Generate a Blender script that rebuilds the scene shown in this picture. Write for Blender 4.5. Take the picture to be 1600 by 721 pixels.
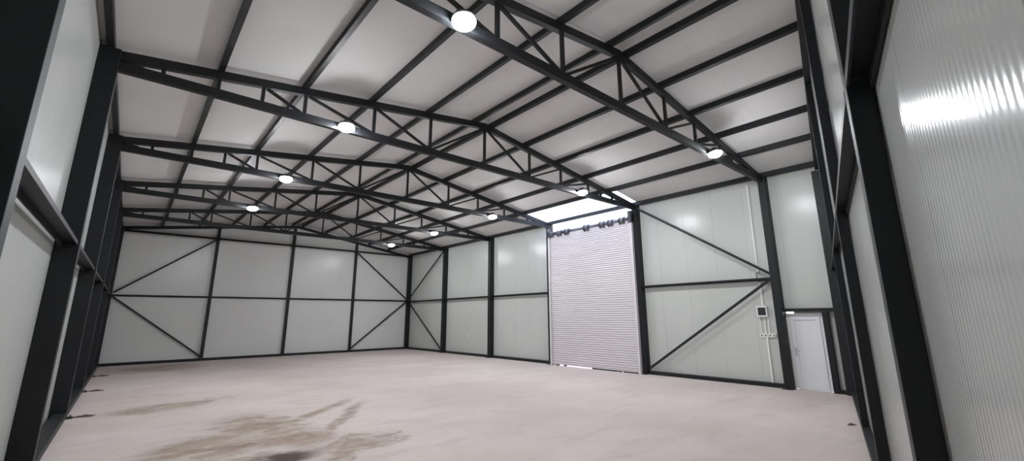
import bpy, bmesh, math, random
from mathutils import Vector, Matrix
random.seed(7)
SC = bpy.context.scene
COL = SC.collection
for o in list(bpy.data.objects):
    bpy.data.objects.remove(o)

# ------------------------------------------------------------------ camera
F_PX, YAW, PITCH, ROLL, CX, CY = 674.67, 0.72621, 0.21921, -0.007493, 811.22, 344.92
cd = bpy.data.cameras.new('camera'); cam = bpy.data.objects.new('camera', cd); COL.objects.link(cam)
cd.sensor_fit = 'HORIZONTAL'; cd.sensor_width = 36.0; cd.lens = F_PX / 1600 * 36
cd.shift_x = -(CX - 800) / 1600; cd.shift_y = (CY - 360.5) / 1600
cd.clip_start = 0.03; cd.clip_end = 300
fw = Vector((math.sin(YAW) * math.cos(PITCH), math.cos(YAW) * math.cos(PITCH), math.sin(PITCH)))
rt = Vector((math.cos(YAW), -math.sin(YAW), 0)); up = rt.cross(fw)
r2 = rt * math.cos(ROLL) + up * math.sin(ROLL); u2 = -rt * math.sin(ROLL) + up * math.cos(ROLL)
M = Matrix((r2, u2, -fw)).transposed().to_4x4(); M.translation = Vector((0, 0, 2.0))
cam.matrix_world = M
SC.camera = cam

# ------------------------------------------------------------------ world, exposure
W = bpy.data.worlds.new('overcast_sky'); SC.world = W; W.use_nodes = True
nt = W.node_tree; bg = nt.nodes['Background']
tc = nt.nodes.new('ShaderNodeTexCoord'); sp = nt.nodes.new('ShaderNodeSeparateXYZ')
rmp = nt.nodes.new('ShaderNodeValToRGB')
nt.links.new(tc.outputs['Generated'], sp.inputs[0]); nt.links.new(sp.outputs[2], rmp.inputs[0])
rmp.color_ramp.elements[0].position = 0.0; rmp.color_ramp.elements[0].color = (0.90, 0.93, 1.0, 1)
rmp.color_ramp.elements[1].position = 0.8; rmp.color_ramp.elements[1].color = (0.74, 0.82, 1.0, 1)
nt.links.new(rmp.outputs[0], bg.inputs[0]); bg.inputs[1].default_value = 4.2
LAMP_POWER = 375.0
SC.view_settings.view_transform = 'Standard'
SC.view_settings.look = 'None'
SC.view_settings.gamma = 1.0
SC.view_settings.use_curve_mapping = False
SC.view_settings.exposure = 0.0

# ------------------------------------------------------------------ layout (metres, camera above the origin)
XL, XR = -0.668, 13.827              # inner faces of the long-wall columns
CDX, CDY = 0.26, 0.20                # column section
Y0, BAY = 26.943, 4.4866
YF = [Y0 - BAY * i for i in range(7)]
XA = 6.72
def zt(x):                           # top of the truss top chord
    return 6.27 + (7.27 - 6.27) * (x - XL) / (XA - XL) if x < XA else 7.27 + (6.12 - 7.27) * (x - XA) / (XR - XA)
PH = 0.13                            # purlin height
GM, GC = 0.24140, -0.2388            # skewed front wall: inner line y = GM x + GC
GN = math.sqrt(1 + GM * GM)
def gy(x, off=0.0): return GM * x + GC - off * GN
PX0, PX1 = XL - CDX, XR + CDX        # wall panel planes

# ------------------------------------------------------------------ materials
def newmat(name):
    m = bpy.data.materials.new(name); m.use_nodes = True
    return m, m.node_tree, m.node_tree.nodes['Principled BSDF']
def simple(name, col, rough=0.5, metal=0.0, spec=0.5, noise=0.0, nscale=20):
    m, t, b = newmat(name)
    b.inputs['Base Color'].default_value = (*col, 1); b.inputs['Roughness'].default_value = rough
    b.inputs['Metallic'].default_value = metal; b.inputs['Specular IOR Level'].default_value = spec
    if noise:
        c = t.nodes.new('ShaderNodeTexCoord'); n = t.nodes.new('ShaderNodeTexNoise'); n.inputs['Scale'].default_value = nscale
        n.inputs['Detail'].default_value = 5
        r = t.nodes.new('ShaderNodeValToRGB')
        r.color_ramp.elements[0].position = .3; r.color_ramp.elements[0].color = (*[v * (1 - noise) for v in col], 1)
        r.color_ramp.elements[1].position = .7; r.color_ramp.elements[1].color = (*[min(1, v * (1 + noise)) for v in col], 1)
        t.links.new(c.outputs['Object'], n.inputs['Vector']); t.links.new(n.outputs[0], r.inputs[0]); t.links.new(r.outputs[0], b.inputs['Base Color'])
    return m
def math_node(t, op, a, b=None, clamp=False):
    n = t.nodes.new('ShaderNodeMath'); n.operation = op; n.use_clamp = clamp
    for i, v in enumerate((a, b)):
        if v is None: continue
        if isinstance(v, (int, float)): n.inputs[i].default_value = v
        else: t.links.new(v, n.inputs[i])
    return n.outputs[0]

def panel_mat(name, col, axis, pitch, seam, phase=0.0, rough=0.3, ribh=0.0006, skew=False, seamdark=0.75, spec=0.35, micro=0.0015):
    """white coated sandwich panel: fine ribs and a joint every `seam` metres along `axis` (world metres)"""
    m, t, b = newmat(name)
    g = t.nodes.new('ShaderNodeNewGeometry'); s = t.nodes.new('ShaderNodeSeparateXYZ')
    t.links.new(g.outputs['Position'], s.inputs[0])
    if skew: a = math_node(t, 'MULTIPLY', s.outputs[0], GN)
    else: a = s.outputs[axis]
    # ribs
    ph = math_node(t, 'MULTIPLY', a, 2 * math.pi / pitch)
    rib = math_node(t, 'SINE', ph)
    # a slow irregularity of the sheet
    n = t.nodes.new('ShaderNodeTexNoise'); n.inputs['Scale'].default_value = 1.6; n.inputs['Detail'].default_value = 2
    t.links.new(g.outputs['Position'], n.inputs['Vector'])
    # seams
    fr = math_node(t, 'FRACT', math_node(t, 'ADD', math_node(t, 'DIVIDE', a, seam), 50 + phase))
    d = math_node(t, 'ABSOLUTE', math_node(t, 'SUBTRACT', fr, 0.5))
    sm = math_node(t, 'LESS_THAN', d, 0.003 / seam)
    h = math_node(t, 'ADD', math_node(t, 'MULTIPLY', rib, ribh), math_node(t, 'MULTIPLY', sm, -0.004))
    h = math_node(t, 'ADD', h, math_node(t, 'MULTIPLY', n.outputs[0], 0.006))
    n3 = t.nodes.new('ShaderNodeTexNoise'); n3.inputs['Scale'].default_value = 22; n3.inputs['Detail'].default_value = 1
    mp3 = t.nodes.new('ShaderNodeMapping'); mp3.inputs['Scale'].default_value = (1, 1, .45)
    t.links.new(g.outputs['Position'], mp3.inputs[0]); t.links.new(mp3.outputs[0], n3.inputs['Vector'])
    h = math_node(t, 'ADD', h, math_node(t, 'MULTIPLY', n3.outputs[0], micro))
    bp = t.nodes.new('ShaderNodeBump'); bp.inputs['Distance'].default_value = 1.0; bp.inputs['Strength'].default_value = 1.0
    t.links.new(h, bp.inputs['Height']); t.links.new(bp.outputs[0], b.inputs['Normal'])
    n2 = t.nodes.new('ShaderNodeTexNoise'); n2.inputs['Scale'].default_value = 0.5; n2.inputs['Detail'].default_value = 4
    t.links.new(g.outputs['Position'], n2.inputs['Vector'])
    r = t.nodes.new('ShaderNodeValToRGB')
    r.color_ramp.elements[0].position = .35; r.color_ramp.elements[0].color = (*[v * .95 for v in col], 1)
    r.color_ramp.elements[1].position = .65; r.color_ramp.elements[1].color = (*col, 1)
    t.links.new(n2.outputs[0], r.inputs[0])
    mx = t.nodes.new('ShaderNodeMixRGB'); mx.blend_type = 'MULTIPLY'; mx.inputs[2].default_value = (seamdark, seamdark, seamdark, 1)
    t.links.new(sm, mx.inputs[0]); t.links.new(r.outputs[0], mx.inputs[1]); t.links.new(mx.outputs[0], b.inputs['Base Color'])
    b.inputs['Roughness'].default_value = rough; b.inputs['Specular IOR Level'].default_value = spec
    return m

M_STEEL = simple('anthracite_painted_steel', (0.010, 0.011, 0.013), 0.52, spec=0.36, noise=0.15, nscale=6)
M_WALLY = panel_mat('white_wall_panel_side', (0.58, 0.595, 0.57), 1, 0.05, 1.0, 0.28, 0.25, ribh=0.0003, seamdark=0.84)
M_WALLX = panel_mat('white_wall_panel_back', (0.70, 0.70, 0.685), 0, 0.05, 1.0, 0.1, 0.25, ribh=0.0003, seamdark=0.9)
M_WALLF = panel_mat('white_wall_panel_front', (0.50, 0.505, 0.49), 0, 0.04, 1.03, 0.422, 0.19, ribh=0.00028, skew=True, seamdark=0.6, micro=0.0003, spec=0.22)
M_CEIL = panel_mat('white_roof_panel', (0.66, 0.645, 0.635), 1, 0.25, 1.0, 0.0, 0.7, ribh=0.0004, seamdark=0.88)
M_SHUT = simple('white_shutter_paint', (0.70, 0.66, 0.68), 0.4)
M_PVC = simple('white_upvc', (0.80, 0.80, 0.83), 0.3)
M_WPL = simple('white_plastic', (0.80, 0.80, 0.78), 0.4)
M_DGREY = simple('dark_grey_metal', (0.06, 0.06, 0.07), 0.45, metal=0.3)
M_GALV = simple('galvanised_steel', (0.35, 0.35, 0.38), 0.4, metal=0.7)
M_GALVD = simple('dull_zinc', (0.16, 0.16, 0.18), 0.35, metal=0.6)
M_SEAM = simple('dark_joint', (0.15, 0.15, 0.15), 0.6)
M_SMOKE = simple('smoked_plastic_window', (0.03, 0.03, 0.035), 0.15)
M_RUST = simple('rusty_dirt', (0.10, 0.065, 0.05), 0.9, noise=0.5, nscale=40)
M_FOAM = simple('mounting_foam', (0.55, 0.50, 0.42), 0.9, noise=0.2, nscale=30)
M_HOUSE = simple('lamp_housing', (0.12, 0.12, 0.13), 0.4, metal=0.4)
M_CHROME = simple('satin_metal', (0.5, 0.5, 0.5), 0.3, metal=1.0)
M_GROUND = simple('outside_concrete', (0.5, 0.5, 0.5), 0.9)

# lamp lens: gives off light
m, t, b = newmat('lamp_lens_glow'); M_LENS = m
b.inputs['Base Color'].default_value = (1, 1, 1, 1)
b.inputs['Emission Color'].default_value = (0.93, 0.96, 1.0, 1); b.inputs['Emission Strength'].default_value = LAMP_POWER

# translucent roof light
m, t, b = newmat('translucent_roof_light'); M_SKY = m
tr = t.nodes.new('ShaderNodeBsdfTranslucent'); tr.inputs[0].default_value = (0.9, 0.92, 1.0, 1)
tp = t.nodes.new('ShaderNodeBsdfTransparent'); tp.inputs[0].default_value = (0.92, 0.94, 1, 1)
mx = t.nodes.new('ShaderNodeMixShader'); mx.inputs[0].default_value = 0.5
t.links.new(tr.outputs[0], mx.inputs[1]); t.links.new(tp.outputs[0], mx.inputs[2])
t.links.new(mx.outputs[0], t.nodes['Material Output'].inputs[0])

# concrete floor with sandy and earthy stains (stains have their own outlines on the slab)
m, t, b = newmat('dusty_concrete'); M_FLOOR = m
g = t.nodes.new('ShaderNodeNewGeometry')
def fnoise(scale, detail, dist=0.0, sx=1.0, sy=1.0, rz=0.0, off=0.0):
    mp = t.nodes.new('ShaderNodeMapping'); mp.inputs['Scale'].default_value = (sx, sy, 1); mp.inputs['Rotation'].default_value = (0, 0, rz)
    mp.inputs['Location'].default_value = (off, off, 0)
    t.links.new(g.outputs['Position'], mp.inputs[0])
    n = t.nodes.new('ShaderNodeTexNoise'); n.inputs['Scale'].default_value = scale; n.inputs['Detail'].default_value = detail
    n.inputs['Distortion'].default_value = dist; n.inputs['Roughness'].default_value = .62
    t.links.new(mp.outputs[0], n.inputs['Vector']); return n.outputs[0]
def framp(v, p0, p1):
    mr = t.nodes.new('ShaderNodeMapRange'); mr.interpolation_type = 'SMOOTHSTEP'
    mr.inputs['From Min'].default_value = p0; mr.inputs['From Max'].default_value = p1
    t.links.new(v, mr.inputs['Value']); return mr.outputs[0]
def fmix(fac, a, b2):
    x = t.nodes.new('ShaderNodeMixRGB')
    if isinstance(fac, float): x.inputs[0].default_value = fac
    else: t.links.new(fac, x.inputs[0])
    for k, v in ((1, a), (2, b2)):
        if isinstance(v, tuple): x.inputs[k].default_value = (*v, 1)
        else: t.links.new(v, x.inputs[k])
    return x.outputs[0]
sepf = t.nodes.new('ShaderNodeSeparateXYZ'); t.links.new(g.outputs['Position'], sepf.inputs[0])
warp = math_node(t, 'MULTIPLY', math_node(t, 'SUBTRACT', fnoise(0.9, 6, 0.5), 0.5), 2.2)
warp2 = math_node(t, 'MULTIPLY', math_node(t, 'SUBTRACT', fnoise(1.1, 6, 0.4, off=9.3), 0.5), 2.2)
wx = math_node(t, 'ADD', sepf.outputs[0], warp); wy = math_node(t, 'ADD', sepf.outputs[1], warp2)
wxs = math_node(t, 'ADD', sepf.outputs[0], math_node(t, 'MULTIPLY', warp, .22)); wys = math_node(t, 'ADD', sepf.outputs[1], math_node(t, 'MULTIPLY', warp2, .22))
def blob(cx, cy, ax, ay, rot, soft=0.5, wob=True):
    dx = math_node(t, 'SUBTRACT', wx if wob else wxs, cx); dy = math_node(t, 'SUBTRACT', wy if wob else wys, cy)
    c, s = math.cos(rot), math.sin(rot)
    u = math_node(t, 'DIVIDE', math_node(t, 'ADD', math_node(t, 'MULTIPLY', dx, c), math_node(t, 'MULTIPLY', dy, s)), ax)
    v = math_node(t, 'DIVIDE', math_node(t, 'ADD', math_node(t, 'MULTIPLY', dx, -s), math_node(t, 'MULTIPLY', dy, c)), ay)
    r = math_node(t, 'SQRT', math_node(t, 'ADD', math_node(t, 'MULTIPLY', u, u), math_node(t, 'MULTIPLY', v, v)))
    return framp(r, 1.0 + soft, 1.0 - soft)
def bmax(l):
    o = l[0]
    for x in l[1:]: o = math_node(t, 'MAXIMUM', o, x)
    return o
base = fmix(framp(fnoise(0.35, 5), .35, .65), (0.555, 0.480, 0.450), (0.630, 0.555, 0.525))
streak = framp(fnoise(1.4, 7, 0.6, 0.35, 1.3, 0.5, 3.0), .50, .72)
base = fmix(math_node(t, 'MULTIPLY', streak, 0.40), base, (0.42, 0.355, 0.335))
fine = framp(fnoise(7, 6), .55, .75)
base = fmix(math_node(t, 'MULTIPLY', fine, 0.22), base, (0.38, 0.33, 0.31))
sand = bmax([blob(0.75, 13.5, .9, .5, 0.15, .6, False), blob(1.6, 13.9, .5, .2, 0, .6), blob(2.1, 10.1, .55, .95, 0.4), blob(1.5, 8.9, .9, .7, 0.2), blob(2.5, 8.7, .5, .8, 0.3, .5, False),
             blob(3.4, 10.5, 1.35, .17, .79, .6, False), blob(3.55, 9.45, 1.7, .15, 1.0, .6, False), blob(2.2, 9.9, .75, .16, .2, .7, False), blob(3.2, 7.5, .9, .35, 0.6), blob(1.3, 24.2, 1.2, 1.4, 0, .8), blob(1.0, 7.4, .8, .6, 0)])
sandtex = math_node(t, 'ADD', math_node(t, 'MULTIPLY', framp(fnoise(1.5, 8, 1.0, 0.8, 1.3, 0.7, 5.5), .30, .62), .7), .3)
sandm = math_node(t, 'MULTIPLY', math_node(t, 'MULTIPLY', sand, sandtex), .85)
base = fmix(sandm, base, (0.30, 0.225, 0.165))
sand2 = math_node(t, 'MULTIPLY', sand, framp(fnoise(2.6, 7, 1.5, 0.7, 1.2, 0.9, 7.7), .50, .68))
base = fmix(math_node(t, 'MULTIPLY', sand2, .7), base, (0.20, 0.135, 0.095))
wet = blob(1.85, 7.40, .62, .34, 0.3, .45, False)
base = fmix(math_node(t, 'MULTIPLY', wet, framp(fnoise(2.5, 6, .5), .25, .5)), base, (0.075, 0.052, 0.042))
spots = framp(fnoise(3.2, 3, 0, off=2.2), .74, .80)
base = fmix(math_node(t, 'MULTIPLY', spots, .5), base, (0.16, 0.12, 0.11))
t.links.new(base, b.inputs['Base Color']); b.inputs['Roughness'].default_value = 0.75; b.inputs['Specular IOR Level'].default_value = 0.25
bp = t.nodes.new('ShaderNodeBump'); bp.inputs['Strength'].default_value = .35; bp.inputs['Distance'].default_value = .02
t.links.new(fnoise(9, 8), bp.inputs['Height']); t.links.new(bp.outputs[0], b.inputs['Normal'])

# ------------------------------------------------------------------ mesh helpers
class MB:
    def __init__(s): s.bm = bmesh.new()
    def hexa(s, c):                       # eight corners: bottom loop then top loop
        v = [s.bm.verts.new(p) for p in c]
        for f in ((3, 2, 1, 0), (4, 5, 6, 7), (0, 1, 5, 4), (1, 2, 6, 5), (2, 3, 7, 6), (3, 0, 4, 7)):
            s.bm.faces.new([v[i] for i in f])
        return s
    def box(s, x0, x1, y0, y1, z0, z1):
        return s.hexa([(x0, y0, z0), (x1, y0, z0), (x1, y1, z0), (x0, y1, z0), (x0, y0, z1), (x1, y0, z1), (x1, y1, z1), (x0, y1, z1)])
    def bar(s, p, q, w, h, side=None, up_=None):   # rectangular bar, w along side, h along the other
        p, q = Vector(p), Vector(q); d = (q - p).normalized()
        sd = Vector(side) if side else d.cross(Vector((0, 0, 1)))
        sd = (sd - d * sd.dot(d)).normalized(); u = sd.cross(d).normalized()
        sd = sd * w / 2; u = u * h / 2
        return s.hexa([p - sd - u, p + sd - u, q + sd - u, q - sd - u, p - sd + u, p + sd + u, q + sd + u, q - sd + u])
    def cyl(s, p, q, r0, r1=None, n=16, cap=True):
        p, q = Vector(p), Vector(q); d = (q - p).normalized(); r1 = r0 if r1 is None else r1
        a = d.orthogonal().normalized(); b_ = d.cross(a)
        A = []; B = []
        for i in range(n):
            an = 2 * math.pi * i / n; o = a * math.cos(an) + b_ * math.sin(an)
            A.append(s.bm.verts.new(p + o * r0)); B.append(s.bm.verts.new(q + o * r1))
        for i in range(n):
            f = s.bm.faces.new([A[i], A[(i + 1) % n], B[(i + 1) % n], B[i]]); f.smooth = True
        if cap:
            s.bm.faces.new(A[::-1]); s.bm.faces.new(B)
        return s
    def lathe(s, c, prof, ax=(0, 0, 1), n=20):
        c = Vector(c); d = Vector(ax).normalized(); a = d.orthogonal().normalized(); b_ = d.cross(a); rings = []
        for r, h in prof:
            if r < 1e-5: rings.append([s.bm.verts.new(c + d * h)])
            else: rings.append([s.bm.verts.new(c + d * h + (a * math.cos(2 * math.pi * i / n) + b_ * math.sin(2 * math.pi * i / n)) * r) for i in range(n)])
        for A, B in zip(rings, rings[1:]):
            for i in range(n):
                j = (i + 1) % n
                vs = [A[i % len(A)], A[j % len(A)], B[j % len(B)], B[i % len(B)]]
                vs = list(dict.fromkeys(vs))
                if len(vs) > 2:
                    f = s.bm.faces.new(vs); f.smooth = True
        return s
    def prism(s, pts, vec):               # extrude a planar polygon
        vec = Vector(vec); A = [s.bm.verts.new(p) for p in pts]; B = [s.bm.verts.new(Vector(p) + vec) for p in pts]
        n = len(pts); s.bm.faces.new(A[::-1]); s.bm.faces.new(B)
        for i in range(n): s.bm.faces.new([A[i], A[(i + 1) % n], B[(i + 1) % n], B[i]])
        return s
    def build(s, name, mat, parent=None, bevel=0.0, origin=None):
        bm = s.bm
        bmesh.ops.recalc_face_normals(bm, faces=bm.faces)
        if parent is not None: o0 = parent.location.copy()
        elif origin is not None: o0 = Vector(origin)
        else:
            xs = [v.co for v in bm.verts]
            mn = [min(c[i] for c in xs) for i in range(3)]; mx_ = [max(c[i] for c in xs) for i in range(3)]
            o0 = Vector(((mn[0] + mx_[0]) / 2, (mn[1] + mx_[1]) / 2, mn[2]))
        if parent is not None and parent.parent is not None: o0 = o0 + parent.parent.location
        bmesh.ops.translate(bm, verts=bm.verts, vec=-o0)
        me = bpy.data.meshes.new(name); bm.to_mesh(me); bm.free(); me.materials.append(mat)
        ob = bpy.data.objects.new(name, me); COL.objects.link(ob)
        if parent is None: ob.location = o0
        else: ob.parent = parent
        if bevel:
            md = ob.modifiers.new('bevel', 'BEVEL'); md.width = bevel; md.segments = 2; md.limit_method = 'ANGLE'
        return ob
def empty(name, loc):
    o = bpy.data.objects.new(name, None); o.empty_display_size = .2; COL.objects.link(o); o.location = loc; return o
def tag(o, label, cat, group=None):
    o['label'] = label; o['category'] = cat
    if group: o['group'] = group
    return o
def struct(o, label=None):
    o['kind'] = 'structure'
    if label: o['label'] = label
    return o
def clone(o, parent=None):
    c = o.copy(); COL.objects.link(c); c.parent = parent
    for ch in [x for x in bpy.data.objects if x.parent == o]: clone(ch, c)
    return c
def channel(mb, p, q, inward, w, h, t=0.012):
    """C channel lying flat, open downwards; p-q is its inner top edge, inward the direction it faces"""
    p, q = Vector(p), Vector(q); n = Vector(inward).normalized() * -1
    def slab(a0, a1, z0, z1):
        c = []
        for z in (z0, z1):
            c += [p + n * a0 + Vector((0, 0, z)), q + n * a0 + Vector((0, 0, z)), q + n * a1 + Vector((0, 0, z)), p + n * a1 + Vector((0, 0, z))]
        mb.hexa(c)
    slab(0, w, -t, 0); slab(0, t, -h * .5, -t); slab(w - t, w, -h * .8, -t)
    return mb

# ------------------------------------------------------------------ shell
struct(MB().box(-1.3, 14.6, -1.2, 27.5, -0.25, 0).build('floor', M_FLOOR), 'dusty concrete slab with sandy brown stains')
gr = MB(); gr.box(14.6, 60, -30, 60, -0.30, -0.03)
struct(gr.build('ground_outside', M_GROUND), 'pale ground outside the roller door')
YB = Y0 + 0.14
def zr(x): return zt(x) + PH
# ceiling: two slopes of sandwich panel, open over the roller door where the roof light sits
mb = MB()
def roofpiece(x0, x1, ya, yb, ya2=None, yb2=None):
    ya2 = ya if ya2 is None else ya2; yb2 = yb if yb2 is None else yb2
    z0, z1 = zr(x0), zr(x1); T = 0.08
    mb.hexa([(x0, ya, z0), (x1, ya2, z1), (x1, yb2, z1), (x0, yb, z0), (x0, ya, z0 + T), (x1, ya2, z1 + T), (x1, yb2, z1 + T), (x0, yb, z0 + T)])
RY0, RY1, RX0 = 8.92, 14.05, 12.38
roofpiece(PX0 - .1, XA, gy(PX0, .3), YB + .1, gy(XA, .3))
roofpiece(XA, RX0, gy(XA, .3), YB + .1, gy(RX0, .3))
roofpiece(RX0, PX1 + .1, gy(RX0, .3), RY0, gy(PX1, .3))
roofpiece(RX0, PX1 + .1, RY1, YB + .1)
struct(mb.build('ceiling', M_CEIL), 'white sandwich panel roof underside')
mb = MB(); roofpiece(RX0, PX1 + .1, RY0, RY1)
struct(mb.build('window_1', M_SKY), 'bright translucent roof light above the roller door')
# walls
def wallprofile(x0, x1, y, off, T):       # gable wall following the roof
    return [(x0, y(x0), 0), (x1, y(x1), 0), (x1, y(x1), zr(x1)), (XA, y(XA), zr(XA)), (x0, y(x0), zr(x0))]
mb = MB(); mb.prism(wallprofile(PX0 - .08, PX1 + .08, lambda x: YB, 0, 0), (0, .08, 0))
struct(mb.build('wall_back', M_WALLX), 'white panel end wall')
mb = MB(); mb.prism(wallprofile(PX0 - .08, PX1 + .08, lambda x: gy(x, .114), 0, 0), (0.02, -.08, 0))
struct(mb.build('wall_front', M_WALLF), 'ribbed glossy white panel wall close to the camera')
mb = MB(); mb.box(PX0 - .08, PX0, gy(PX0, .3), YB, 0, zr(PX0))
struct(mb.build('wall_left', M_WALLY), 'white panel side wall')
DY0, DY1 = 9.06, 13.50                    # roller door opening
PD0, PD1 = 3.50, 4.41                     # personnel door
mb = MB(); ztop = zr(PX1)
mb.box(PX1, PX1 + .08, 13.60, YB, 0, ztop)
mb.box(PX1, PX1 + .08, PD1, DY0, 0, ztop)
mb.box(PX1, PX1 + .08, PD0, PD1, 2.10, ztop)
mb.box(PX1, PX1 + .08, PD0, 4.20, 2.03, 2.10)
mb.box(PX1, PX1 + .08, gy(PX1, .114), PD0, 0, ztop)
struct(mb.build('wall_right', M_WALLY), 'white panel side wall with the roller door')

# ------------------------------------------------------------------ base rails (kerbs) and eave beams
def rail(p, q, w, h, label, side):
    p, q, n = Vector(p), Vector(q), Vector(side).normalized() * w
    mb = MB(); mb.hexa([p, q, q + n, p + n, p + Vector((0, 0, h)), q + Vector((0, 0, h)), q + n + Vector((0, 0, h)), p + n + Vector((0, 0, h))])
    tag(mb.build('base_rail', M_STEEL), label, 'base rail', 'steel base rails along the walls')
HB = CDY / 2
near_word = ['in the far corner bay', 'in the second bay from the far wall', 'in the third bay from the far wall', 'in the fourth bay from the far wall', 'in the second bay from the camera', 'in the nearest bay']
for i in range(5):
    rail((XL, YF[i] - HB, 0), (XL, YF[i + 1] + HB, 0), -0.20, .13, f'dark floor rail under the left wall, {near_word[i]}', (1, 0, 0))
rail((XL, YF[5] - HB, 0), (XL, 0.1, 0), -0.20, .13, f'dark floor rail under the left wall, {near_word[5]}', (1, 0, 0))
for i, t_ in ((0, 'first bay from the far corner'), (1, 'second bay from the far corner'), (2, 'just left of the roller door')):
    y1 = YF[i + 1] + HB if i < 2 else DY1 + .04
    rail((XR + .08, YF[i] - HB, 0), (XR + .08, y1, 0), .18, .11, f'dark floor rail under the right wall, {t_}', (1, 0, 0))
rail((XR + .08, YF[4] - HB, 0), (XR + .08, YF[5] + HB, 0), .18, .11, 'dark floor rail between the roller door and the fuse box column', (1, 0, 0))
BX = [XL, 2.9875, 6.61, 10.245, XR]
bw = ['leftmost bay', 'second bay from the left', 'third bay from the left', 'rightmost bay']
for k in range(4):
    rail((BX[k] + .0 + (.07 if k else 0), YB - .17, 0), (BX[k + 1] - (.07 if k < 3 else 0), YB - .17, 0), .17, .12, f'dark steel floor rail under the far end wall, {bw[k]}', (0, 1, 0))

# ------------------------------------------------------------------ columns
colm = None
def column(x0, y, label, zt_, group='box section columns along the side walls'):
    global colm
    root = empty('steel_column', (x0 + CDX / 2, y, 0)); tag(root, label, 'column', group)
    mb = MB(); mb.box(x0, x0 + CDX, y - HB, y + HB, 0.015, zt_); mb.build('column_shaft', M_STEEL, root, bevel=.006)
    sgn = 1 if x0 < 3 else -1
    xa = x0 + CDX if sgn > 0 else x0
    mb = MB(); mb.box(min(x0, xa + sgn * .10), max(x0 + CDX, xa + sgn * .10), y - HB - .03, y + HB + .03, 0, .015); mb.build('base_plate', M_STEEL, root)
    for dy in (-.08, .08):
        mb = MB(); mb.cyl((xa + sgn * .055, y + dy, .012), (xa + sgn * .055, y + dy, .03), .018, n=6); mb.cyl((xa + sgn * .055, y + dy, .03), (xa + sgn * .055, y + dy, .055), .009, n=8)
        mb.build('anchor_bolt', M_RUST, root)
    return root
lw = ['in the far left corner', 'second from the far end', 'third from the far end', 'fourth from the far end', 'second nearest the camera', 'nearest the camera, cut by the photo edge']
rw = ['in the far right corner', 'first after the far corner', 'second after the far corner', 'behind the left guide of the roller door', 'at the right edge of the roller door', 'between the fuse box and the white door']
Y5L = YF[5] - .30
for i in range(6):
    y = YF[i] if i < 5 else Y5L
    if i == 0: y = YF[0] + .04
    column(PX0, y, f'anthracite steel column on the left wall, {lw[i]}', zt(XL))
    column(XR, YF[i] + (.04 if i == 0 else .14 if i == 3 else .03 if i == 4 else 0), f'anthracite steel column on the right wall, {rw[i]}', zt(XR))
# corner column where right wall meets the skewed front wall
yk = gy(XR)
mb = MB(); mb.box(XR, PX1, yk - .22, yk + .10, 0, zt(XR) - .19); 
tag(mb.build('corner_column', M_STEEL, bevel=.006), 'thick dark corner column right of the white door and narrow wall strip', 'column')
# end wall posts
ew = ['left one, beside the left braces', 'in the middle under the ridge', 'right one, beside the right braces']
for k in (1, 2, 3):
    x = BX[k]; mb = MB(); mb.box(x - .07, x + .07, YB - .14, YB, 0, zt(x) - .15)
    tag(mb.build('end_wall_post', M_STEEL, bevel=.004), f'slim dark post on the far end wall, {ew[k-1]}', 'post', 'slim posts of the far end wall')
# front wall columns, turned with the wall
fd = Vector((1, GM, 0)).normalized(); fn = Vector((-GM, 1, 0)).normalized()
KX = [2.70, 6.055, 9.733]; kw = ['broad and closest to the camera', 'second from the camera', 'third from the camera, before the corner']
FW, FDp = .135, .106
for x, w_ in zip(KX, kw):
    c = Vector((x, gy(x), 0)); a = c - fd * FW / 2; b2 = c + fd * FW / 2; ztp = zt(x) - .20
    mb = MB(); dn = -fn * FDp
    mb.hexa([a, b2, b2 + dn, a + dn] + [p + Vector((0, 0, ztp)) for p in (a, b2, b2 + dn, a + dn)])
    tag(mb.build('front_wall_column', M_STEEL, bevel=.004), f'dark column on the ribbed right wall, {w_}', 'column', 'columns of the skewed right hand wall')
# base rail of the front wall
for (xa, xb, w_) in ((KX[0] + .08, KX[1] - .08, 'between its two nearest columns'), (KX[1] + .08, KX[2] - .08, 'between its second and third column'), (KX[2] + .08, XR, 'between its third column and the corner')):
    rail((xa, gy(xa), 0), (xb, gy(xb), 0), .105, .13, f'dark floor rail of the ribbed right wall, {w_}', (GM, -1, 0))

# ------------------------------------------------------------------ wall girts
def girt(p, q, inward, w, h, label):
    mb = MB(); channel(mb, p, q, inward, w, h)
    return tag(mb.build('wall_girt', M_STEEL), label, 'girt', 'horizontal wall girts at mid height')
GH = 3.12
for i in range(5):
    girt((XL - .02, YF[i] - HB, GH), (XL - .02, (YF[i + 1] if i < 4 else Y5L) + HB, GH), (1, 0, 0), .17, .11, f'dark girt on the left wall, {near_word[i]}')
girt((XL - .13, Y5L - HB, GH), (XL - .13, .05, GH), (1, 0, 0), .12, .11, f'dark girt on the left wall, {near_word[5]}')
for i, t_ in ((0, 'between the far corner and first column'), (1, 'between first and second column after the far corner'), (2, 'just left of the roller door'), (4, 'between the roller door and the fuse box column')):
    y1 = YF[i + 1] + HB
    girt((XR + .05, YF[i] - HB, GH - .05), (XR + .05, y1, GH - .05), (-1, 0, 0), .15, .10, f'dark girt on the right wall, {t_}')
for k in range(4):
    girt((BX[k] + (.07 if k else 0), YB - .15, GH), (BX[k + 1] - (.07 if k < 3 else 0), YB - .15, GH), (0, -1, 0), .15, .11, f'dark girt on the far end wall, {bw[k]}')
gf = ((-.6, KX[0] - .085, 'running past the camera to the nearest column'), (KX[0] + .085, KX[1] - .085, 'between its two nearest columns'), (KX[1] + .085, KX[2] - .085, 'between its second and third column'), (KX[2] + .085, XR, 'between its third column and the corner'))
GHF = 3.20
for xa, xb, w_ in gf:
    girt((xa, gy(xa), GHF), (xb, gy(xb), GHF), (-GM, 1, 0), .108, .11, f'dark girt on the ribbed right wall, {w_}')

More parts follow.
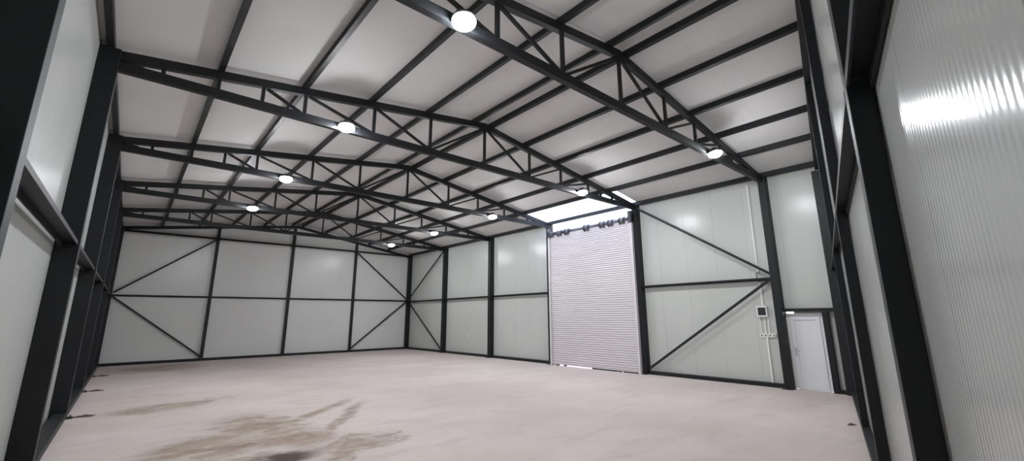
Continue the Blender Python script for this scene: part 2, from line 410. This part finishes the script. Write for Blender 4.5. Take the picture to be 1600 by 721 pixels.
# top beam and rafters of the end wall
mb = MB(); mb.box(XL, XR, YB - .155, YB - .14, 6.02, 6.12)
mb.box(XL, XR, YB - .20, YB - .155, 6.02, 6.035)
mb.box(XL, XR, YB - .20, YB - .155, 6.105, 6.12)
tag(mb.build('tie_beam', M_STEEL), 'straight dark tie beam across the top of the far end wall', 'beam')
def rafter(yfun, x0, x1, hgt, wid, label, shift=0.0):
    mb = MB(); side = Vector((0, 1, 0))
    for a, b2 in ((x0, XA), (XA, x1)):
        c = []
        for dz in (-hgt, 0):
            for (x, s) in ((a, 0), (b2, 0), (b2, 1), (a, 1)):
                c.append((x, yfun(x) - s * wid, zt(x) + dz))
        mb.hexa(c)
    return tag(mb.build('gable_rafter', M_STEEL), label, 'rafter')
rafter(lambda x: YB - .01, XL, XR, .14, .12, 'dark sloping rafter at the top of the far end wall')
rafter(lambda x: gy(x), XL, XR, .18, .108, 'dark sloping rafter at the top of the ribbed right hand wall')

# ------------------------------------------------------------------ diagonal braces
def brace(p, q, label, side, r=.045):
    mb = MB(); mb.bar(p, q, r, .075, side)
    tag(mb.build('diagonal_brace', M_STEEL), label, 'brace', 'diagonal wall braces')
yb_ = YB - .11
brace((XL + .03, yb_, 3.20), (BX[1] - .05, yb_, 6.02), 'upper left diagonal brace on the far end wall', (0, 1, 0))
brace((XL + .03, yb_, 3.02), (BX[1] - .05, yb_, .21), 'lower left diagonal brace on the far end wall', (0, 1, 0))
brace((XR - .03, yb_, 3.20), (BX[3] + .05, yb_, 6.02), 'upper right diagonal brace on the far end wall', (0, 1, 0))
brace((XR - .03, yb_, 3.02), (BX[3] + .05, yb_, .21), 'lower right diagonal brace on the far end wall', (0, 1, 0))
xb_ = XR + .06
brace((xb_, YF[0] - .12, 3.17), (xb_, YF[1] + .12, 5.95), 'upper diagonal brace on the right wall beside the far corner', (1, 0, 0))
brace((xb_, YF[0] - .12, 3.02), (xb_, YF[1] + .16, .20), 'lower diagonal brace on the right wall beside the far corner', (1, 0, 0))
brace((xb_, YF[5] + .10, 3.17), (xb_, YF[4] - .10, 5.95), 'upper diagonal brace between the roller door and fuse box', (1, 0, 0))
brace((xb_, YF[5] + .10, 3.02), (xb_, YF[4] - .16, .20), 'lower diagonal brace between the roller door and fuse box', (1, 0, 0))

# ------------------------------------------------------------------ purlins
PUR = [-.80, .67, 2.12, 3.54, 5.02, 6.45, 6.98, 8.30, 9.69, 11.03, 12.36, 13.93]
pw = ['lying along the left wall top', 'first in from the left wall', 'second in from the left wall', 'third in from the left wall', 'fourth in from the left wall', 'on the left side of the ridge',
      'on the right side of the ridge', 'fourth in from the right wall', 'third in from the right wall', 'second in from the right wall', 'last one before the roof light edge', 'lying along the right wall top']
for k, x in enumerate(PUR):
    w = .09; ya = gy(x, .05); yb2 = YB - .005
    mb = MB(); c = []
    for dz0, dz1 in ((0, 0), (PH, PH)):
        for (xx, yy) in ((x - w / 2, ya), (x + w / 2, ya), (x + w / 2, yb2), (x - w / 2, yb2)):
            c.append((xx, yy, zt(xx) + dz0))
    mb.hexa(c); tag(mb.build('roof_purlin', M_STEEL), f'long dark roof purlin, {pw[k]}', 'purlin', 'roof purlins')

# ------------------------------------------------------------------ trusses
CH, CW = .16, .11
TB = 5.925
VX = [-.12, .66, 1.37, 2.13, 3.59, 5.04, 6.73, 8.42, 9.79, 11.14, 11.82, 12.46]
DG = [((1.37, 1), (2.13, 0)), ((2.13, 1), (3.59, 0)), ((3.59, 1), (5.04, 0)), ((5.04, 0), (6.73, 1)), ((6.73, 1), (8.42, 0)), ((8.42, 0), (9.79, 1)), ((9.79, 0), (11.14, 1)), ((11.14, 0), (11.82, 1))]
def truss(y, label):
    root = empty('roof_truss', (XL, y, TB)); tag(root, label, 'truss', 'arched steel roof trusses')
    mb = MB()
    for a, b2 in ((XL - .0, XA), (XA, XR)):
        c = []
        for dz in (-CH, 0):
            for (x, s) in ((a, -1), (b2, -1), (b2, 1), (a, 1)): c.append((x, y + s * CW / 2, zt(x) + dz))
        mb.hexa(c)
    mb.build('top_chord', M_STEEL, root)
    MB().box(XL, XR, y - CW / 2, y + CW / 2, TB, TB + CH).build('bottom_chord', M_STEEL, root)
    for x in VX:
        MB().box(x - .03, x + .03, y - .03, y + .03, TB + CH, zt(x) - CH + .01).build('web_post', M_STEEL, root)
    for (xa, ta), (xb2, tb) in DG:
        def zz(x, tp): return zt(x) - CH - .0 if tp else TB + CH
        dx = .06 if xb2 > xa else -.06
        MB().bar((xa + dx, y, zz(xa, ta)), (xb2 - dx, y, zz(xb2, tb)), .05, .055, (0, 1, 0)).build('web_diagonal', M_STEEL, root)
    for x, s in ((XL, 1), (XR, -1)):
        MB().box(min(x, x + s * .30), max(x, x + s * .30), y - .012, y + .012, TB + CH - .005, zt(XL if s > 0 else XR) - CH + .005).build('end_plate', M_STEEL, root)
    return root
tw = {1: 'farthest from the camera', 2: 'second farthest from the camera', 3: 'middle one of the five', 4: 'second nearest, ending at the roller door right edge', 5: 'nearest, running over the camera to the fuse box column'}
t1 = truss(YF[1], f'dark steel roof truss, {tw[1]}')
for i in range(2, 6):
    r = clone(t1); r.location.y = YF[i]; r['label'] = f'dark steel roof truss, {tw[i]}'

# ------------------------------------------------------------------ lamps
def lamp(x, y, z, label):
    root = empty('high_bay_lamp', (x, y, z)); tag(root, label, 'lamp', 'glowing lamps on the roof trusses')
    ax = Vector((0, -.12, -1)).normalized()
    c = Vector((x, y, z))
    mb = MB(); mb.lathe(c, [(0, -.13), (.07, -.13), (.085, -.10), (.085, -.06), (.16, -.045), (.172, -.02), (.172, .0), (0, .0)], ax)
    for k in range(12):
        an = 2 * math.pi * k / 12; a = ax.orthogonal().normalized(); b_ = ax.cross(a); o = a * math.cos(an) + b_ * math.sin(an)
        mb.bar(c + o * .08 - ax * .075, c + o * .145 - ax * .055, .006, .045, o.cross(ax))
    mb.build('lamp_housing', M_HOUSE, root)
    mb = MB(); mb.lathe(c, [(.158, .0), (.165, .022), (.158, .048), (.130, .074), (.09, .094), (.04, .104), (0, .106)], ax, 16)
    mb.build('lamp_lens', M_LENS, root)
    yc = y + .13
    mb = MB(); mb.bar(c - ax * .12, (x, yc - .01, z + .045), .05, .02, (1, 0, 0)); mb.box(x - .06, x + .06, yc - .012, yc + .006, z - .03, z + .10)
    mb.build('bracket', M_DGREY, root)
    return root
LAMPS = [(5, 2.86, 'left hand', 'on the truss nearest the camera'), (5, 10.35, 'right hand', 'on the truss nearest the camera'), (4, 2.93, 'left hand', 'on the second nearest truss'),
         (4, 10.6, 'right hand', 'on the second nearest truss'), (3, 2.86, 'left hand', 'on the middle truss'), (3, 10.38, 'right hand', 'on the middle truss'),
         (2, 2.86, 'left hand', 'on the second farthest truss'), (2, 10.38, 'right hand', 'on the second farthest truss'), (1, 10.34, 'single small', 'on the farthest truss')]
l0 = None
for i, x, s, w_ in LAMPS:
    lab = f'{s} glowing white lamp {w_}'
    if l0 is None: l0 = lamp(x, YF[i] - CW / 2 - .136, 5.93, lab)
    else:
        r = clone(l0); r.location = (x, YF[i] - CW / 2 - .136, 5.93 if i != 4 else 5.98); r['label'] = lab

# ------------------------------------------------------------------ roller door
DX = 13.74
sh = empty('roller_shutter', (DX, (DY0 + DY1) / 2, 0)); tag(sh, 'tall white slatted roller shutter door between two dark columns', 'roller door')
ZT = 5.50
mb = MB(); prof = []; pitch = .0835; n = int((ZT - .07) / pitch)
for k in range(n + 1):
    z = .07 + k * pitch
    prof += [(DX + .018, z), (DX + .016, z + pitch * .10), (DX - .004, z + pitch * .22), (DX - .012, z + pitch * .50), (DX - .006, z + pitch * .80), (DX + .016, z + pitch * .92)]
bm = mb.bm
ya, yb2 = DY0 + .04, DY1 - .04
f0 = [bm.verts.new((x, ya, z)) for x, z in prof]; f1 = [bm.verts.new((x, yb2, z)) for x, z in prof]
g0 = [bm.verts.new((x + .02, ya, z)) for x, z in prof]; g1 = [bm.verts.new((x + .02, yb2, z)) for x, z in prof]
for i in range(len(prof) - 1):
    bm.faces.new([f0[i], f0[i + 1], f1[i + 1], f1[i]]); bm.faces.new([g0[i], g1[i], g1[i + 1], g0[i + 1]])
bm.faces.new([f0[0], f1[0], g1[0], g0[0]]); bm.faces.new([f0[-1], g0[-1], g1[-1], f1[-1]])
mb.build('slat_curtain', M_SHUT, sh)
for y in (DY0, DY1):
    s = 1 if y == DY0 else -1
    mb = MB(); mb.box(DX - .045, DX - .035, min(y, y + s * .11), max(y, y + s * .11), 0, 5.55); mb.box(DX + .035, DX + .045, min(y, y + s * .11), max(y, y + s * .11), 0, 5.55)
    mb.box(DX - .045, DX + .045, min(y, y + s * .012), max(y, y + s * .012), 0, 5.55)
    mb.build('guide_rail', M_SHUT, sh)
MB().box(DX - .015, DX + .035, DY0 + .05, DY1 - .05, .045, .075).build('bottom_bar', M_SHUT, sh)
M_RUB = simple('black_rubber', (.02, .02, .02), .8)
for a, b2 in ((DY0 + .05, 9.85), (9.90, 10.05), (10.08, 11.28), (12.62, 12.76), (13.02, 13.22), (13.36, 13.45)):
    MB().box(DX - .008, DX + .028, a, b2, 0, .046).build('rubber_seal', M_RUB, sh)
MB().cyl((DX + .04, DY0 - .02, 5.60), (DX + .04, DY1 + .02, 5.60), .080, n=20).build('roller_shaft', M_GALVD, sh)
for y in (13.26, 12.78, 12.35, 11.26, 10.44, 10.03, 9.50):
    mb = MB(); mb.cyl((DX + .01, y - .09, 5.575), (DX + .01, y + .09, 5.575), .13, n=24)
    mb.cyl((DX + .01, y - .11, 5.575), (DX + .01, y - .09, 5.575), .15, n=24); mb.cyl((DX + .01, y + .09, 5.575), (DX + .01, y + .11, 5.575), .15, n=24)
    mb.build('shaft_drum', M_GALVD, sh)
for y, s in ((DY0, 1), (DY1, -1)):
    a, b2 = sorted((y - s * .02, y + s * .12 if s > 0 else y + s * .06))
    mb = MB(); mb.box(DX - .12, DX + .085, a, b2, 5.44, 5.88)
    if s > 0: mb.cyl((DX - .01, b2, 5.62), (DX - .01, b2 + .05, 5.62), .08, n=16)
    mb.build('end_bracket', M_DGREY, sh, bevel=.006)

# ------------------------------------------------------------------ personnel door
dr = empty('door_1', (PX1, (PD0 + PD1) / 2, 0)); struct(dr, 'white plastic door at the right end of the right wall')
mb = MB(); fx0, fx1 = PX1 - .03, PX1 + .05; z1 = 2.03
mb.box(fx0, fx1, PD0 + .02, PD0 + .09, .02, z1); mb.box(fx0, fx1, PD1 - .09, PD1 - .02, .02, z1); mb.box(fx0, fx1, PD0 + .09, PD1 - .09, z1 - .07, z1)
mb.box(fx0, fx1, PD0 + .09, PD1 - .09, .0, .05)
mb.box(fx1 - .016, fx1, PD0 + .085, PD1 - .085, z1 - .10, z1 - .065); mb.box(fx1 - .016, fx1, PD0 + .085, PD0 + .12, .02, z1 - .07); mb.box(fx1 - .016, fx1, PD1 - .12, PD1 - .085, .02, z1 - .07)
mb.build('door_frame', M_PVC, dr, bevel=.004)
mb = MB(); a, b2 = PD0 + .094, PD1 - .094
mb.box(fx0 - .012, fx1 - .02, a, a + .10, .056, z1 - .075); mb.box(fx0 - .012, fx1 - .02, b2 - .10, b2, .056, z1 - .075)
mb.box(fx0 - .012, fx1 - .02, a + .1, b2 - .1, z1 - .175, z1 - .075); mb.box(fx0 - .012, fx1 - .02, a + .1, b2 - .1, .056, .17)
leaf = mb.build('door_leaf', M_PVC, dr, bevel=.004)
MB().box(fx0 + .016, fx1 - .024, a + .098, b2 - .098, .168, z1 - .173).build('door_panel', M_PVC, leaf)
mb = MB(); hy = b2 - .05; hx = fx0 - .012
mb.box(hx - .008, hx, hy - .016, hy + .016, .88, 1.10); mb.cyl((hx - .008, hy, 1.02), (hx - .045, hy, 1.02), .009, n=10); mb.cyl((hx - .042, hy + .008, 1.02), (hx - .042, hy - .12, 1.02), .009, n=10)
mb.cyl((hx - .008, hy, .93), (hx - .014, hy, .93), .010, n=10)
mb.build('door_handle', M_CHROME, leaf)
mb = MB()
for sy, y in ((1, PD0 + .01), (-1, PD1 - .01)):
    z = .03
    while z < 2.0:
        d = .05 + random.random() * .06; r = .012 + random.random() * .008
        mb.lathe((fx0 + .006, y, z + d / 2), [(0, -d / 2), (r * .8, -d * .3), (r, 0), (r * .8, d * .3), (0, d / 2)], n=8); z += d * .9
mb.build('foam_joint', M_FOAM, dr)
mb = MB(); mb.box(XR + .10, PX1, yk + .10, YF[5] - HB, 2.075, 2.17)
tag(mb.build('door_lintel', M_STEEL), 'short dark beam over the white plastic door', 'beam')
mb = MB(); mb.box(XR + .11, PX1, PD0 - .13, PD0 - .005, 0, 2.06)
tag(mb.build('door_post', M_STEEL), 'dark post right of the white plastic door', 'post')
mb = MB(); mb.box(XR + .13, PX1, yk + .10, PD0 - .13, 0, .09)
tag(mb.build('base_rail', M_STEEL), 'very short floor rail right of the white plastic door', 'base rail')

# ------------------------------------------------------------------ electrics
XW = PX1
cb = empty('fuse_box', (XW - .05, 5.0, 1.95)); tag(cb, 'white fuse box with dark smoked window left of the white door column', 'fuse box')
MB().box(XW - .10, XW, 4.86, 5.15, 1.94, 2.26).build('box_body', M_WPL, cb, bevel=.008)
MB().box(XW - .112, XW - .099, 4.90, 5.11, 1.99, 2.21).build('box_window', M_SMOKE, cb, bevel=.004)
def conduit(pts, label, w=.03, name='cable_duct'):
    mb = MB()
    for p, q in zip(pts, pts[1:]): mb.bar(p, q, w, w, (1, 0, 0))
    tag(mb.build(name, M_WPL), label, 'cable duct', 'white cable ducts by the fuse box')
xc = XW - .016
conduit([(xc, 5.0, 6.02), (xc, 5.0, 3.22)], 'long white cable duct running down the wall above the girt', .045)
conduit([(xc, 4.98, 2.98), (xc, 4.98, 2.26)], 'white cable duct between the girt and the fuse box', .055)
conduit([(xc, 5.10, 1.94), (xc, 5.10, 1.44)], 'left white cable duct below the fuse box', .025)
conduit([(xc, 4.98, 1.94), (xc, 4.98, 1.44)], 'middle white cable duct below the fuse box', .025)
conduit([(xc, 4.88, 1.94), (xc, 4.88, 1.44)], 'right white cable duct below the fuse box', .025)
conduit([(xc, 4.97, 1.36), (xc, 4.97, .11)], 'white cable duct from the sockets down to the floor rail', .05)
mb = MB(); mb.cyl((xc, 5.0, 3.25), (xc - .13, 5.01, 3.22), .012, n=8); mb.cyl((xc - .13, 5.01, 3.22), (xc - .13, 5.0, 3.0), .012, n=8); mb.cyl((xc - .13, 5.0, 3.0), (xc, 4.98, 2.95), .012, n=8)
tag(mb.build('cable_loop', M_DGREY), 'grey cable looping over the girt above the fuse box', 'cable')
def socket(y, z, label, w=.11):
    s = empty('wall_socket', (XW - .02, y, z)); tag(s, label, 'socket', 'white wall sockets')
    MB().box(XW - .045, XW, y - w / 2, y + w / 2, z, z + .11).build('socket_body', M_WPL, s, bevel=.006)
    MB().cyl((XW - .046, y, z + .055), (XW - .0445, y, z + .055), .026, n=16).build('socket_face', M_SEAM, s)
for y, l in ((5.10, 'leftmost white socket in the row below the fuse box'), (5.0, 'second white socket in the row below the fuse box'), (4.88, 'third white socket in the row below the fuse box'), (4.78, 'rightmost white socket in the row, against the dark column')):
    socket(y, 1.355, l)
socket(20.1, .92, 'lone white socket on the panel wall far left of the roller door', .12)
socket(13.92, 1.02, 'small white socket against the left side of the roller door')

# ------------------------------------------------------------------ dirt heaps at column feet
def heap(x, y, sx, sy, h, label):
    mb = MB(); bm = mb.bm; n = 18; R = 5; rings = []
    for r in range(R + 1):
        f = r / R; ring = []
        for i in range(n):
            an = 2 * math.pi * i / n; k = 1 + (.25 * math.sin(3 * an + x * 3) + .18 * math.sin(5 * an + y)) * f
            ring.append(bm.verts.new((x + math.cos(an) * sx * f * k, y + math.sin(an) * sy * f * k, h * (1 - f) ** .8 * (0.7 + .6 * random.random()) + .001)))
            if r == 0: break
        rings.append(ring)
    for A, B in zip(rings, rings[1:]):
        for i in range(n):
            vs = list(dict.fromkeys([A[i % len(A)], A[(i + 1) % n % len(A)], B[(i + 1) % n], B[i]]))
            if len(vs) > 2: bm.faces.new(vs)
    tag(mb.build('dirt_heap', M_RUST), label, 'dirt', 'rusty dirt at the column feet')
heap(XL + .27, YF[3] - .02, .20, .10, .035, 'brown dirt at the foot of the nearest left column whose base shows')
heap(XL + .27, YF[2] - .02, .20, .10, .035, 'brown dirt at the foot of the third left column from the far end')
heap(XL + .27, YF[1] - .02, .22, .12, .035, 'brown dirt at the foot of the second left column from the far end')
heap(10.3, gy(10.3) + .14, .10, .06, .03, 'small rusty dirt clump beside the floor rail of the right hand wall')
